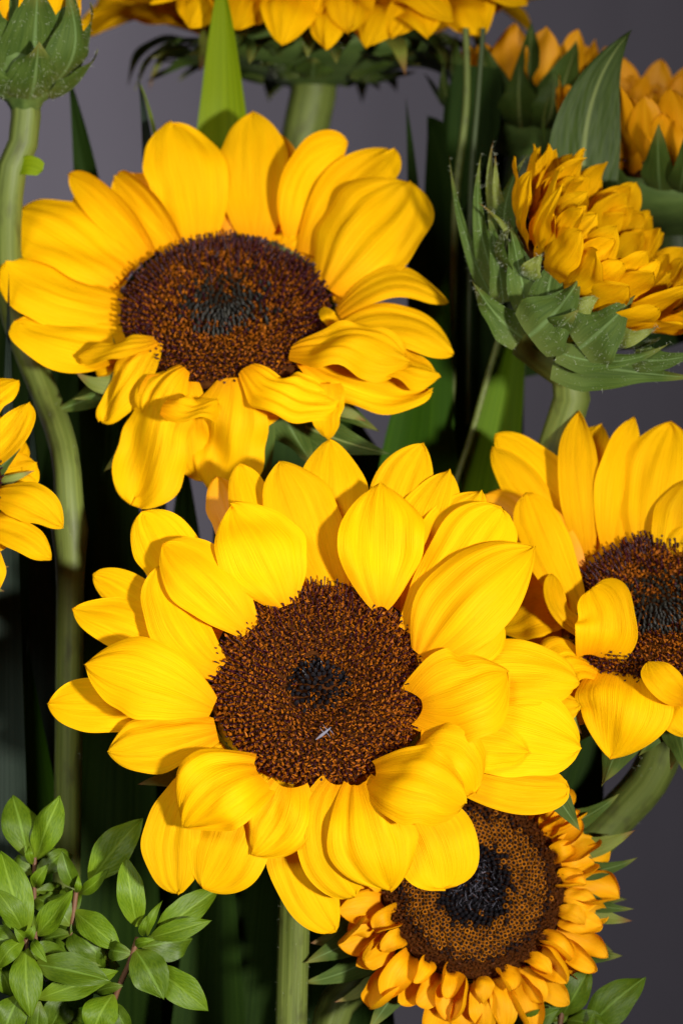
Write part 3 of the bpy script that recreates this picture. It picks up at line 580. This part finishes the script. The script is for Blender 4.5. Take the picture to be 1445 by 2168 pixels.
# ------------------------------------------------------------------ 5. sunflower cut by the left edge
F = Flower(-150, 1030, -2.5, 35, 150, 'yellow sunflower of which only a few pointed petals show beside the noded stem', ps=.4, foot=np.array([-.10, .06, FLOOR]))
disc_head(F.root, F.C + F.A*.001, F.A, F.R, 'mixed', 500, 31, lambda r: .2*max(0, 1 - ((r - .6)/.6)**2) - .03)
F.receptacle()
for (bx, by, tx, ty, wp, lay, kw) in [(-60, 930, 42, 806, 66, 0, dict(m=(-5, 830), cup=-.6, q=.7)), (-50, 985, 64, 852, 74, .3, dict(m=(20, 925), cup=.4)), (-20, 1050, 136, 1118, 86, .4, dict(m=(65, 1058), cup=-.5)), (-40, 1110, 110, 1186, 70, .1, dict(m=(50, 1135), cup=-.4)),
        (-60, 1130, -10, 1260, 80, 0, {}), (-150, 1170, -160, 1320, 110, 0, {}), (-260, 1100, -380, 1180, 110, 0, {}), (-280, 1000, -420, 930, 110, 0, {}), (-220, 920, -280, 760, 110, 0, {}), (-120, 900, -90, 740, 110, 0, {})]:
    kw = dict(kw); kw.setdefault('cup', -.3); F.petal(bx, by, tx, ty, wp, lay, **kw)
F.bract(-20, 1010, 45, 948, 34, -3.0, mat='bract'); F.bract(-20, 1030, 74, 996, 30, -2.9, mat='bract_pale'); F.bract(-30, 1200, 20, 1200, 24, -3.0, mat='bract_pale'); F.bract(-30, 1240, 10, 1252, 24, -3.0, mat='bract_pale')
F.fill_row(20, 90, 100, -.6, 63)
F.stem([P(-160, 1300, -5), P(-120, 1800, -6)], .005)

# ------------------------------------------------------------------ sunflowers seen from the side, built about their own axis
def side_flower(cx, cy, depth, A, R, label, rows, bracts, stem_via, foot, srad=.006, mat='petal', cupd=.018, disc_n=400, seed=1, smat='stem', bump=()):
    rs = np.random.RandomState(seed); C = P(cx, cy, depth); U, V, A = frame(A)
    root = empty('sunflower', foot, label, 'sunflower')
    disc_head(root, C, A, R*.95, 'mixed', disc_n, seed, lambda r: .2*max(0, 1 - ((r - .6)/.6)**2) - .03)
    lathe('receptacle', C, A, [(R, -.001), (R*1.03, -cupd*.3), (R*.93, -cupd*.6), (R*.62, -cupd*.9), (R*.35, -cupd*1.05), (srad*.9, -cupd*1.25), (srad*.3, -cupd*1.3)], M['recept'], root, 40, .02, seed)
    for (n, L, Wd, e0, e1, cup, z, rj) in rows:
        for k in range(n):
            a = 2*math.pi*(k + rs.uniform(-.3, .3))/n; e = math.cos(a)*U + math.sin(a)*V; l = L*rs.uniform(.8, 1.15)
            ea, eb = math.radians(e0 + rs.uniform(-rj, rj)), math.radians(e1 + rs.uniform(-rj, rj))
            b_ = C + e*R*.97 + A*z; m_ = b_ + l*.5*(e*math.cos(ea) + A*math.sin(ea)); t_ = m_ + l*.5*(e*math.cos(eb) + A*math.sin(eb) + np.cross(A, e)*rs.uniform(-.15, .15))
            sheet('petal', [b_, m_, t_], np.cross(e, A), Wd*rs.uniform(.8, 1.15), M[mat], root, nt=24, ns=13, b=.4, tm=.5, q=rs.uniform(.55, 1), cup=cup*rs.uniform(.5, 1.3), pleat=.07, ruffle=.07, rim=.06, crease=.025, wrinkle=.03, roll=(rs.uniform(-20, 20), rs.uniform(-25, 25)), seed=seed*100 + k)
    bl = []
    for (n, L, Wd, e0, e1, z, mats, cup) in bracts:
        for k in range(n):
            a = 2*math.pi*(k + rs.uniform(-.3, .3))/n; e = math.cos(a)*U + math.sin(a)*V; l = L*rs.uniform(.75, 1.2)
            ea, eb = math.radians(e0 + rs.uniform(-12, 12)), math.radians(e1 + rs.uniform(-25, 25))
            rad_ = R*np.interp(-z, [0, cupd*.6, cupd*1.05], [1.04, .95, .45])
            b_ = C + e*rad_ + A*z; m_ = b_ + l*.5*(e*math.cos(ea) + A*math.sin(ea)); t_ = m_ + l*.5*(e*math.cos(eb) + A*math.sin(eb))
            bl.append(sheet('bract', [b_, m_, t_], np.cross(e, A), Wd*rs.uniform(.8, 1.15), M[mats[k % len(mats)]], root, nt=20, ns=11, b=.75, tm=.25, p=1.15, q=1, cup=cup, vf=.1, pleat=.04, ruffle=.05, seed=seed*200 + k))
    p0 = C - A*cupd*.8; p1 = C - A*cupd*1.7
    st = stem_to_floor(root, [p0, p1] + list(stem_via) + [foot], [srad*1.1, srad, srad, srad*1.1, srad*1.1], M[smat], seed, bump)
    return root, bl, st

# top flower, seen from its side and a little below
root, bl, st = side_flower(662, 78, -17, (0.02, -.04, 1), .037, 'wide yellow sunflower seen from the side, a dark fringe of green bracts beneath it',
    [(20, .040, .022, 35, -5, .35, 0, 22), (18, .042, .024, 55, 25, .35, .003, 18)],
    [(16, .026, .013, -10, -45, -.003, ('bract', 'bract_pale', 'bract'), .35), (14, .024, .015, 0, -20, -.009, ('bract',), .35), (9, .02, .014, 15, 5, -.015, ('bract',), .4)],
    [P(650, 240, -17), P(628, 360, -17), P(600, 520, -17), P(560, 1100, -17)], np.array([-.03, .18, FLOOR]), .0068, cupd=.013, seed=5)
for k, (bx, by, tx, ty, wp) in enumerate(((945, -20, 1022, 80, 125), (1020, -30, 1118, 12, 90), (880, 10, 905, 84, 96), (810, 0, 775, 104, 112), (700, 0, 690, 108, 100), (620, -10, 596, 100, 108), (545, -5, 498, 66, 92), (450, -10, 398, 58, 112), (405, -30, 316, 10, 76), (905, -10, 826, 82, 96), (745, -15, 738, 72, 104), (850, -20, 960, 50, 90), (660, -20, 640, 60, 90))):
    p = [P(bx, by + 25, -14), P((bx*.45 + tx*.55), by*.6 + ty*.4 - 4, -11.6 + .3*(k % 3)), P(tx, ty, -11.2 + .3*(k % 3))]
    sheet('petal', p, nrm(np.cross(nrm(p[2] - p[0]), [0, -1, .3])), wp*S*1.2, M['petal'], root, nt=24, ns=21, b=.6, tm=.5, q=.7, cup=-.4, pleat=.08, ruffle=.08, rim=.06, crease=.03, wrinkle=.03, roll=(20*math.sin(k*2.1), 25*math.sin(k*1.3)), seed=900 + k)
hairs(root, bl[::3] + [st], 90, .0014, 1)
# top left flower, a closed cup of broad bracts
root, bl, st = side_flower(45, 85, -6.5, (-.05, -.12, 1), .0155, 'half-closed sunflower in a cup of broad green bracts on a pale stem',
    [(15, .036, .013, 75, 80, .4, 0, 8), (12, .032, .012, 85, 90, .4, .002, 6)],
    [(9, .034, .018, 78, 88, -.006, ('bract',), .35), (9, .028, .020, 60, 80, -.013, ('bract',), .45), (6, .020, .017, 40, 75, -.017, ('bract',), .5)],
    [P(26, 330, -6.6), P(12, 470, -7), P(16, 640, -8), P(90, 820, -8), P(140, 950, -5.2), P(146, 1060, -5.0), P(152, 1250, -5.2)], np.array([-.085, .07, FLOOR]), .0040, cupd=.017, seed=6, bump=((.262, .012, .35), (.10, .008, .15)))
hairs(root, bl + [st], 160, .0014, 2)
sheet('leaf_stub', [P(30, 365, -6.6), P(60, 350, -6.3), P(92, 362, -6.2)], (0, 0, -1), 44*S, M['strap_bright'], root, nt=10, ns=7, b=.5, tm=.7, q=.3, cup=.3)
# half-open flower on the right
root, bl, st = side_flower(1222, 585, -5.5, (.64, -.36, .66), .0225, 'half-open sunflower seen from the side with hairy green bracts, beside the broad leaf',
    [(21, .022, .0102, 46, 56, .35, 0, 14), (20, .023, .0105, 60, 72, .35, .002, 14), (18, .021, .0100, 74, 86, .3, .003, 14), (15, .018, .009, 90, 100, .3, .004, 12), (10, .015, .008, 105, 112, .3, .004, 10)],
    [(7, .018, .012, 30, 65, -.010, ('bract',), .45)],
    [P(1222, 790, -6.4), P(1200, 880, -6.8), P(1150, 1020, -7.2), P(1090, 1400, -7.4)], np.array([.025, .085, FLOOR]), .0050, cupd=.016, seed=9)
for (bx, by, tx, ty, wp, d, mt, mx, my) in ((1052, 650, 954, 346, 34, -5.6, 'bract', 985, 500), (1050, 600, 1018, 334, 42, -5.2, 'bract', 1012, 450), (1056, 480, 1044, 303, 26, -5.6, 'bract_pale', 1036, 390), (1060, 460, 1048, 328, 24, -5.3, 'bract_pale', 1050, 390),
        (1064, 640, 1031, 448, 48, -4.7, 'bract', 1052, 545), (1118, 655, 1077, 468, 66, -4.2, 'bract', 1096, 560), (1108, 565, 1016, 434, 28, -4.4, 'bract_pale', 1068, 480), (1068, 520, 1112, 336, 44, -5.4, 'bract', 1072, 420), (1160, 668, 1192, 524, 76, -3.7, 'bract', 1164, 590),
        (1118, 712, 1226, 588, 128, -3.2, 'bract', 1168, 668), (1225, 738, 1338, 630, 122, -3.0, 'bract', 1282, 690), (1105, 715, 1002, 598, 76, -4.3, 'bract', 1040, 655), (1180, 745, 1408, 728, 52, -3.3, 'bract', 1300, 765), (1170, 765, 1470, 800, 92, -3.8, 'bract', 1320, 785),
        (1118, 590, 1152, 532, 44, -3.6, 'bract_pale', 1130, 560), (1210, 660, 1268, 620, 50, -3.2, 'bract_pale', 1240, 645), (1300, 715, 1390, 690, 40, -3.2, 'bract_pale', 1345, 712), (1340, 760, 1480, 745, 50, -3.4, 'bract', 1400, 762)):
    p = [P(bx, by, d), P(mx, my, d + .35), P(tx + (tx - mx)*.12, ty + (ty - my)*.12, d + .1)]
    bl.append(sheet('bract', p, nrm(np.cross(nrm(p[2] - p[0]), [0, -1, .2])), wp*1.15*S, M[mt], root, nt=28, ns=13, b=.8, tm=.22, p=.95, q=1.15, cup=-.55, vf=.1, pleat=.06, ruffle=.09, rim=.06, wrinkle=.02, crease=.02, seed=bx))
hairs(root, bl + [st], 130, .0014, 3)
# far flower at the right edge, and a far bud behind it
root, bl, st = side_flower(1446, 345, -12, (.12, -.24, .95), .030, 'dim orange sunflower out of focus behind the broad upright leaf',
    [(28, .027, .0130, 62, 74, .35, 0, 12), (28, .026, .011, 62, 72, .4, .003, 12), (28, .020, .009, 76, 88, .4, .004, 12), (22, .016, .008, 95, 105, .4, .004, 12)],
    [(16, .03, .010, 40, 70, -.005, ('bract',), .4)], [P(1560, 700, -12), P(1600, 1200, -12)], np.array([.15, .15, FLOOR]), .006, mat='petal_deep', cupd=.018, seed=14, smat='stem_dark')
root, bl, st = side_flower(1120, 205, -15, (.05, -.05, 1), .019, 'dark distant sunflower bud with stubby orange petals between thin stems and broad leaf',
    [(14, .020, .011, 70, 85, .35, 0, 10)],
    [(12, .024, .013, 60, 80, -.004, ('leaf',), .4), (10, .024, .015, 45, 70, -.011, ('leaf',), .4)], [P(1090, 420, -15), P(1060, 800, -15)], np.array([.05, .18, FLOOR]), .006, mat='petal_deep', cupd=.018, seed=15, smat='stem_dark')

# ------------------------------------------------------------------ leaves and blades
def blade(pts, wpx, mat, label, cat='leaf', name='strap_leaf', group=None, foot=True, W=None, **kw):
    p = [P(*q) for q in pts]; d = pts[len(pts)//2][2]
    W0 = np.array(W) if W is not None else nrm(np.cross(nrm(p[-1] - p[0]), [0, -1, 0]))
    k = dict(nt=40, ns=11, b=.75, tm=.45, p=1.6, q=1, cup=.25, pleat=.02, ruffle=.015, seed=int(pts[0][0]) + 7); k.update(kw)
    o = sheet(name, p, W0, wpx*S*(D - d*.01)/D, M[mat], None, **k); tag(o, label, cat, group); return o
B = 3300   # below the frame, where the blades stand on the sweep
blade([(480, 900, -12.5), (474, 420, -12.2), (470, 250, -11.8), (470, 110, -11), (468, -60, -10)], 112, 'strap_bright', 'bright yellow-green strap leaf rising in front of the side-on sunflower with bract fringe', b=.9, tm=.6, p=1.1, q=.7, vf=.15)
blade([(250, 1500, -12), (215, 700, -12), (180, 350, -12), (140, 130, -12)], 110, 'strap', 'dark green strap leaf behind the petals of the upward tilted sunflower', vf=.3)
blade([(330, 1200, -11), (325, 500, -11), (312, 300, -11), (290, 150, -11)], 62, 'strap_grey', 'narrow folded grey-green strap leaf with browned tip', vf=.5)
blade([(345, 700, -10.8), (338, 350, -10.8), (318, 240, -10.8), (297, 175, -10.8)], 22, 'strap_bright', 'thin yellow-green edge of a folded blade beside the grey-green strap leaf', roll=(40, 40))
blade([(1235, 620, -8.5), (1232, 400, -8.3), (1252, 220, -8.0), (1338, 62, -7.6)], 158, 'leaf', 'broad veined green leaf standing upright beside the half-open bud', name='broad_leaf', b=.55, tm=.45, p=1.7, q=1, cup=-.3, vf=.1, ns=21, pleat=.04, roll=(-10, -10))
# dark blades in the depth of the bunch
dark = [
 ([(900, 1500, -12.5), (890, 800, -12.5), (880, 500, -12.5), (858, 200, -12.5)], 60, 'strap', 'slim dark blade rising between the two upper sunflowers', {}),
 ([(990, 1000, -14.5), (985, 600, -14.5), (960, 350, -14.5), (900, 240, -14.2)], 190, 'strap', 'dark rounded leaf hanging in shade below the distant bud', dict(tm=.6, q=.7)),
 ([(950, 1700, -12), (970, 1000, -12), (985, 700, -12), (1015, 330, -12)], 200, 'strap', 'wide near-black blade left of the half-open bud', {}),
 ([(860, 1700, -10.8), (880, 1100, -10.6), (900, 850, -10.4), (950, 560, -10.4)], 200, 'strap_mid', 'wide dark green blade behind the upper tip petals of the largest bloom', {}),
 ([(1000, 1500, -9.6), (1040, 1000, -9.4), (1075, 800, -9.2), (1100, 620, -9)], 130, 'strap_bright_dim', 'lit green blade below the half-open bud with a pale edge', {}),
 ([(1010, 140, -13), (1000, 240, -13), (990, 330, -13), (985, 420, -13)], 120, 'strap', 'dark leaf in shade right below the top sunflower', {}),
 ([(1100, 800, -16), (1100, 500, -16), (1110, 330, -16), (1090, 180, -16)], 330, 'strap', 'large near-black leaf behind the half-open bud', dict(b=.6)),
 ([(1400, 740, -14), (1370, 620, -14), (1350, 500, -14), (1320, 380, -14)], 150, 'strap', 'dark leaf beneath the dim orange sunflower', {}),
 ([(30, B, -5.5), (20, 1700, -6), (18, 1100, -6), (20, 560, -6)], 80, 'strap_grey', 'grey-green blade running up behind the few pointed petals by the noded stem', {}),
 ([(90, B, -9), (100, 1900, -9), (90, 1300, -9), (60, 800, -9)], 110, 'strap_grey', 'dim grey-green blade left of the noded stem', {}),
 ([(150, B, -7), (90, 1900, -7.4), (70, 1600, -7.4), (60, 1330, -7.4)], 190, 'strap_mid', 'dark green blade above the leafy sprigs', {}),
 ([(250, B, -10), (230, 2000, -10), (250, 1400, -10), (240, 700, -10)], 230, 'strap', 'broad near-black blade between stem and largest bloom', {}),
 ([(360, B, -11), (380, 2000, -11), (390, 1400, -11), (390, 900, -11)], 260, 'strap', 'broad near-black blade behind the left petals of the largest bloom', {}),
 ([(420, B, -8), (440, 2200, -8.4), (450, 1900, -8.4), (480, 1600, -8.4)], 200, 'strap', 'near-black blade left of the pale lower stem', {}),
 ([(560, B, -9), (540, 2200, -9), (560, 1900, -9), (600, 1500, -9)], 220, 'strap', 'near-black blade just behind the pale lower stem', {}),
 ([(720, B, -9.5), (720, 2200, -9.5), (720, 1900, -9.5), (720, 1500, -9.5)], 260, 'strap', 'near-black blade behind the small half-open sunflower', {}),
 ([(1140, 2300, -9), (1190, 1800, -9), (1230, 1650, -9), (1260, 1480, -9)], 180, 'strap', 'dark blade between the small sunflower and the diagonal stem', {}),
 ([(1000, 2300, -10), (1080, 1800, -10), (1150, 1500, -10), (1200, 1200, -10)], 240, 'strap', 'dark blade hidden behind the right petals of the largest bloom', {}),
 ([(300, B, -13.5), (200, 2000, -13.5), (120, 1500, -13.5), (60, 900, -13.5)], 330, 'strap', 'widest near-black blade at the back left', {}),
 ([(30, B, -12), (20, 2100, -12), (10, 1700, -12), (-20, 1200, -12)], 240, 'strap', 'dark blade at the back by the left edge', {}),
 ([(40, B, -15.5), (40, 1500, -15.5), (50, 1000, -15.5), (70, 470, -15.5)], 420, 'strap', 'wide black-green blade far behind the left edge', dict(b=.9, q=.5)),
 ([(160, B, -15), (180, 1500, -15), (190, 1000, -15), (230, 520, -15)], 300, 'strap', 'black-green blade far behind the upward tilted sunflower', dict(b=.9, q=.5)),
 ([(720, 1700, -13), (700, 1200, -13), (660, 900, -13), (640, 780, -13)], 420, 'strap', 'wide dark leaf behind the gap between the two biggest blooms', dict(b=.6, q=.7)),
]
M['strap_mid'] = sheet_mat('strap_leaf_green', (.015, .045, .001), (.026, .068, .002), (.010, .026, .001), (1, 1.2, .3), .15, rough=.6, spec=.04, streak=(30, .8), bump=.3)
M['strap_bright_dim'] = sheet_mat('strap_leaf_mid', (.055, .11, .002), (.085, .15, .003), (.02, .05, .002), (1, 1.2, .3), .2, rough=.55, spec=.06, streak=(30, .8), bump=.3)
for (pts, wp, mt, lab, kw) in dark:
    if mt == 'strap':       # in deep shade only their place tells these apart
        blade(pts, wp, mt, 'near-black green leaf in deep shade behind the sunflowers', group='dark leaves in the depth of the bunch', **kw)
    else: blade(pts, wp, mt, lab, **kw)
def thin(name, pts, r, mat, label, cat):
    o = tube(name, [P(*q) for q in pts], r, M[mat], None, 8, 40, .05); tag(o, label, cat); return o
thin('thin_stem', [(985, 60, -11.2), (990, 200, -11.2), (975, 330, -11.2), (962, 420, -11.2), (955, 900, -11.2)], [.0010, .0012, .0011, .0011], 'stem', 'thin straw-green stem hanging beside the distant bud', 'stem')
thin('thin_stem', [(1022, 60, -11.0), (1012, 200, -11), (1000, 330, -11), (995, 430, -11), (990, 900, -11)], [.0008, .0009, .0008, .0008], 'stem_dark', 'thin dark green stem next to the straw-green one', 'stem')
thin('thin_stem', [(1065, 690, -8.8), (1022, 830, -8.8), (995, 930, -8.8), (960, 1030, -8.8), (900, 1300, -9)], [.0011, .0010, .0010, .0009], 'stem', 'pale dry stem running diagonally over the lit green blade', 'stem')

# ------------------------------------------------------------------ leafy sprigs in the lower left
def sprig(label, stem_pts, r, leaves, dep, foot, seed):
    root = empty('leafy_sprig', foot, label, 'sprig', None)
    tube('stem', [P(*q) for q in stem_pts] + [foot], [r*.7, r, r*1.1, r*1.2], M['stem_red'], root, 10, 40, .06)
    rx = np.random.RandomState(seed); leaves = list(leaves)
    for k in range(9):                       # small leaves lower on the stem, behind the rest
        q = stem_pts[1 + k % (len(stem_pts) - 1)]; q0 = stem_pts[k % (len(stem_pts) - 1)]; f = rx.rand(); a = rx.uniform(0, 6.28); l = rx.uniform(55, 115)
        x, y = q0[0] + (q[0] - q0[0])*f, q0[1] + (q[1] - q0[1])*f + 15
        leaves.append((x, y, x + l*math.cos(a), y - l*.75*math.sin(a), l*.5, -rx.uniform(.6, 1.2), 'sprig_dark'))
    for k, (bx, by, tx, ty, wp, d, mt) in enumerate(leaves):
        rs = np.random.RandomState(seed*60 + k); dd = dep + d; fw = rs.uniform(-.3, .7)
        mx, my = (bx + tx)/2 + rs.uniform(-6, 6), (by + ty)/2 + rs.uniform(-8, 2)
        p = [P(bx, by, dep), P(mx, my, (dep + dd)/2 + .35), P(tx, ty, dd + fw*.3)]
        sheet('leaf', p, nrm(np.cross(nrm(p[2] - p[0]), [0, -1, .25])), wp*1.04*S*(D - dep*.01)/D, M[mt], root, nt=22, ns=13, b=.1, tm=.48, p=1.9, q=1, cup=rs.uniform(-.6, .3), vf=rs.uniform(.05, .28), pleat=.04, ruffle=.07, rim=.05, wrinkle=.02, roll=(rs.uniform(-25, 25), rs.uniform(-25, 25)), seed=seed*60 + k)
    return root
sp, sd = 'sprig', 'sprig_dark'
sprig('leafy green sprig on reddish stem, directly below petals of the largest bloom', [(292, 1985, -.6), (280, 2030, -.6), (232, 2130, -.8), (200, 2300, -1)], .0011,
      [(291, 1962, 267, 1812, 60, .2, sp), (324, 1985, 466, 1878, 62, -.5, sp), (318, 1985, 450, 1948, 44, .4, sp), (286, 2010, 348, 2118, 80, .5, sd), (320, 2045, 443, 2142, 66, .1, sp), (312, 1982, 345, 1906, 20, .3, sp), (305, 1982, 314, 1936, 16, .5, sp),
       (300, 2005, 408, 1988, 76, -.8, sd), (240, 2105, 195, 2195, 74, .3, sp), (232, 2125, 268, 2190, 42, .0, sd), (285, 2000, 330, 1990, 20, .3, sp), (280, 2020, 232, 2010, 44, -.7, sd)], -.6, np.array([-.085, .02, FLOOR]), 1)
sprig('leafy green sprig with the largest pale leaves, frontmost of the leafy sprigs', [(56, 1985, -.2), (50, 2040, -.2), (45, 2170, -.3), (40, 2400, -.4)], .0012,
      [(80, 1980, 156, 1884, 58, .2, sp), (56, 1978, 2, 1802, 82, -.4, sp), (50, 1975, -12, 1880, 52, .4, sp), (75, 2042, 236, 2080, 70, .3, sd), (80, 2115, 252, 2056, 56, -.4, sp), (57, 2005, 66, 2158, 66, .5, sp), (52, 1990, -8, 2055, 42, .3, sp), (70, 1992, 102, 2040, 24, .6, sp),
       (0, 2040, 27, 2112, 46, -.4, sp), (44, 2105, 5, 2200, 66, .2, sd), (85, 2120, 80, 2200, 46, -.6, sd), (55, 1985, 75, 1958, 24, .4, sp), (52, 1985, 30, 1962, 24, .4, sp), (40, 2000, -30, 1990, 60, -.6, sd)], -.2, np.array([-.115, .02, FLOOR]), 2)
sprig('leafy green sprig standing between the other sprigs, half hidden', [(162, 1885, -1.6), (152, 1960, -1.6), (145, 2060, -1.7), (140, 2300, -1.8)], .0010,
      [(190, 1868, 303, 1732, 76, -.3, sp), (158, 1928, 260, 2012, 60, .4, sp), (160, 1880, 131, 1800, 38, .2, sd), (168, 1892, 232, 1838, 28, .5, sp), (225, 2040, 152, 1955, 84, -.2, sd), (150, 1960, 100, 1900, 60, -.5, sd), (150, 2000, 215, 2070, 60, -.3, sd), (148, 2050, 90, 2010, 60, -.4, sd), (160, 1890, 166, 1850, 14, .3, sp), (148, 2080, 190, 2130, 60, -.2, sd), (145, 2100, 105, 2180, 60, -.2, sd)], -1.6, np.array([-.1, .035, FLOOR]), 3)
sprig('small sprig with two tall upright leaves, rearmost of the leafy sprigs', [(74, 1815, -2.2), (72, 1880, -2.2), (76, 1990, -2.3), (80, 2300, -2.4)], .0009,
      [(76, 1818, 128, 1684, 70, .1, sp), (60, 1820, 26, 1684, 78, -.8, sd), (76, 1880, 105, 1828, 28, .4, sp), (80, 1850, 140, 1800, 50, -.6, sd), (70, 1830, 62, 1790, 18, .2, sp), (76, 1900, 120, 1930, 50, -.3, sd), (68, 1850, 20, 1830, 46, -.6, sd)], -2.2, np.array([-.11, .045, FLOOR]), 4)
sprig('cluster of dark green leaves standing alone below the small half-open sunflower', [(1190, 2130, -3.4), (1180, 2200, -3.4), (1170, 2300, -3.4)], .0012,
      [(1235, 2185, 1367, 2068, 84, .2, sd), (1190, 2150, 1251, 2043, 58, .2, sd), (1165, 2160, 1213, 2052, 32, -.3, sd), (1080, 2200, 1188, 2134, 52, .6, sd), (1235, 2190, 1256, 2140, 20, .7, sd), (1170, 2160, 1140, 2090, 46, -.5, sd), (1200, 2160, 1300, 2190, 60, .5, sd), (1180, 2160, 1090, 2140, 50, -.5, sd), (1195, 2140, 1180, 2060, 40, -.5, sd)], -3.4, np.array([.06, .06, FLOOR]), 5)

# ------------------------------------------------------------------ tiny pale insect resting on the big disc
ip = P(686, 1552, 1.25); tip = P(668, 1566, 1.2); hd = P(700, 1540, 1.3)
o = tube('tiny_insect', [tip, ip, hd], [.0001, .00045, .00035, .0001], M['fuzz'], None, 8, 14, .05); tag(o, 'tiny pale grey insect clinging to the brown disc of the largest bloom', 'insect')
for k in range(4):
    q = ip + (hd - ip)*(k*.25); sg = 1 if k % 2 else -1
    tube('leg', [q, q + np.array([sg*.0007, -.0003, -sg*.0008]), q + np.array([sg*.0012, .0004, -sg*.0016])], [.00009, .00007, .00004], M['fuzz'], o, 5, 6, 0)
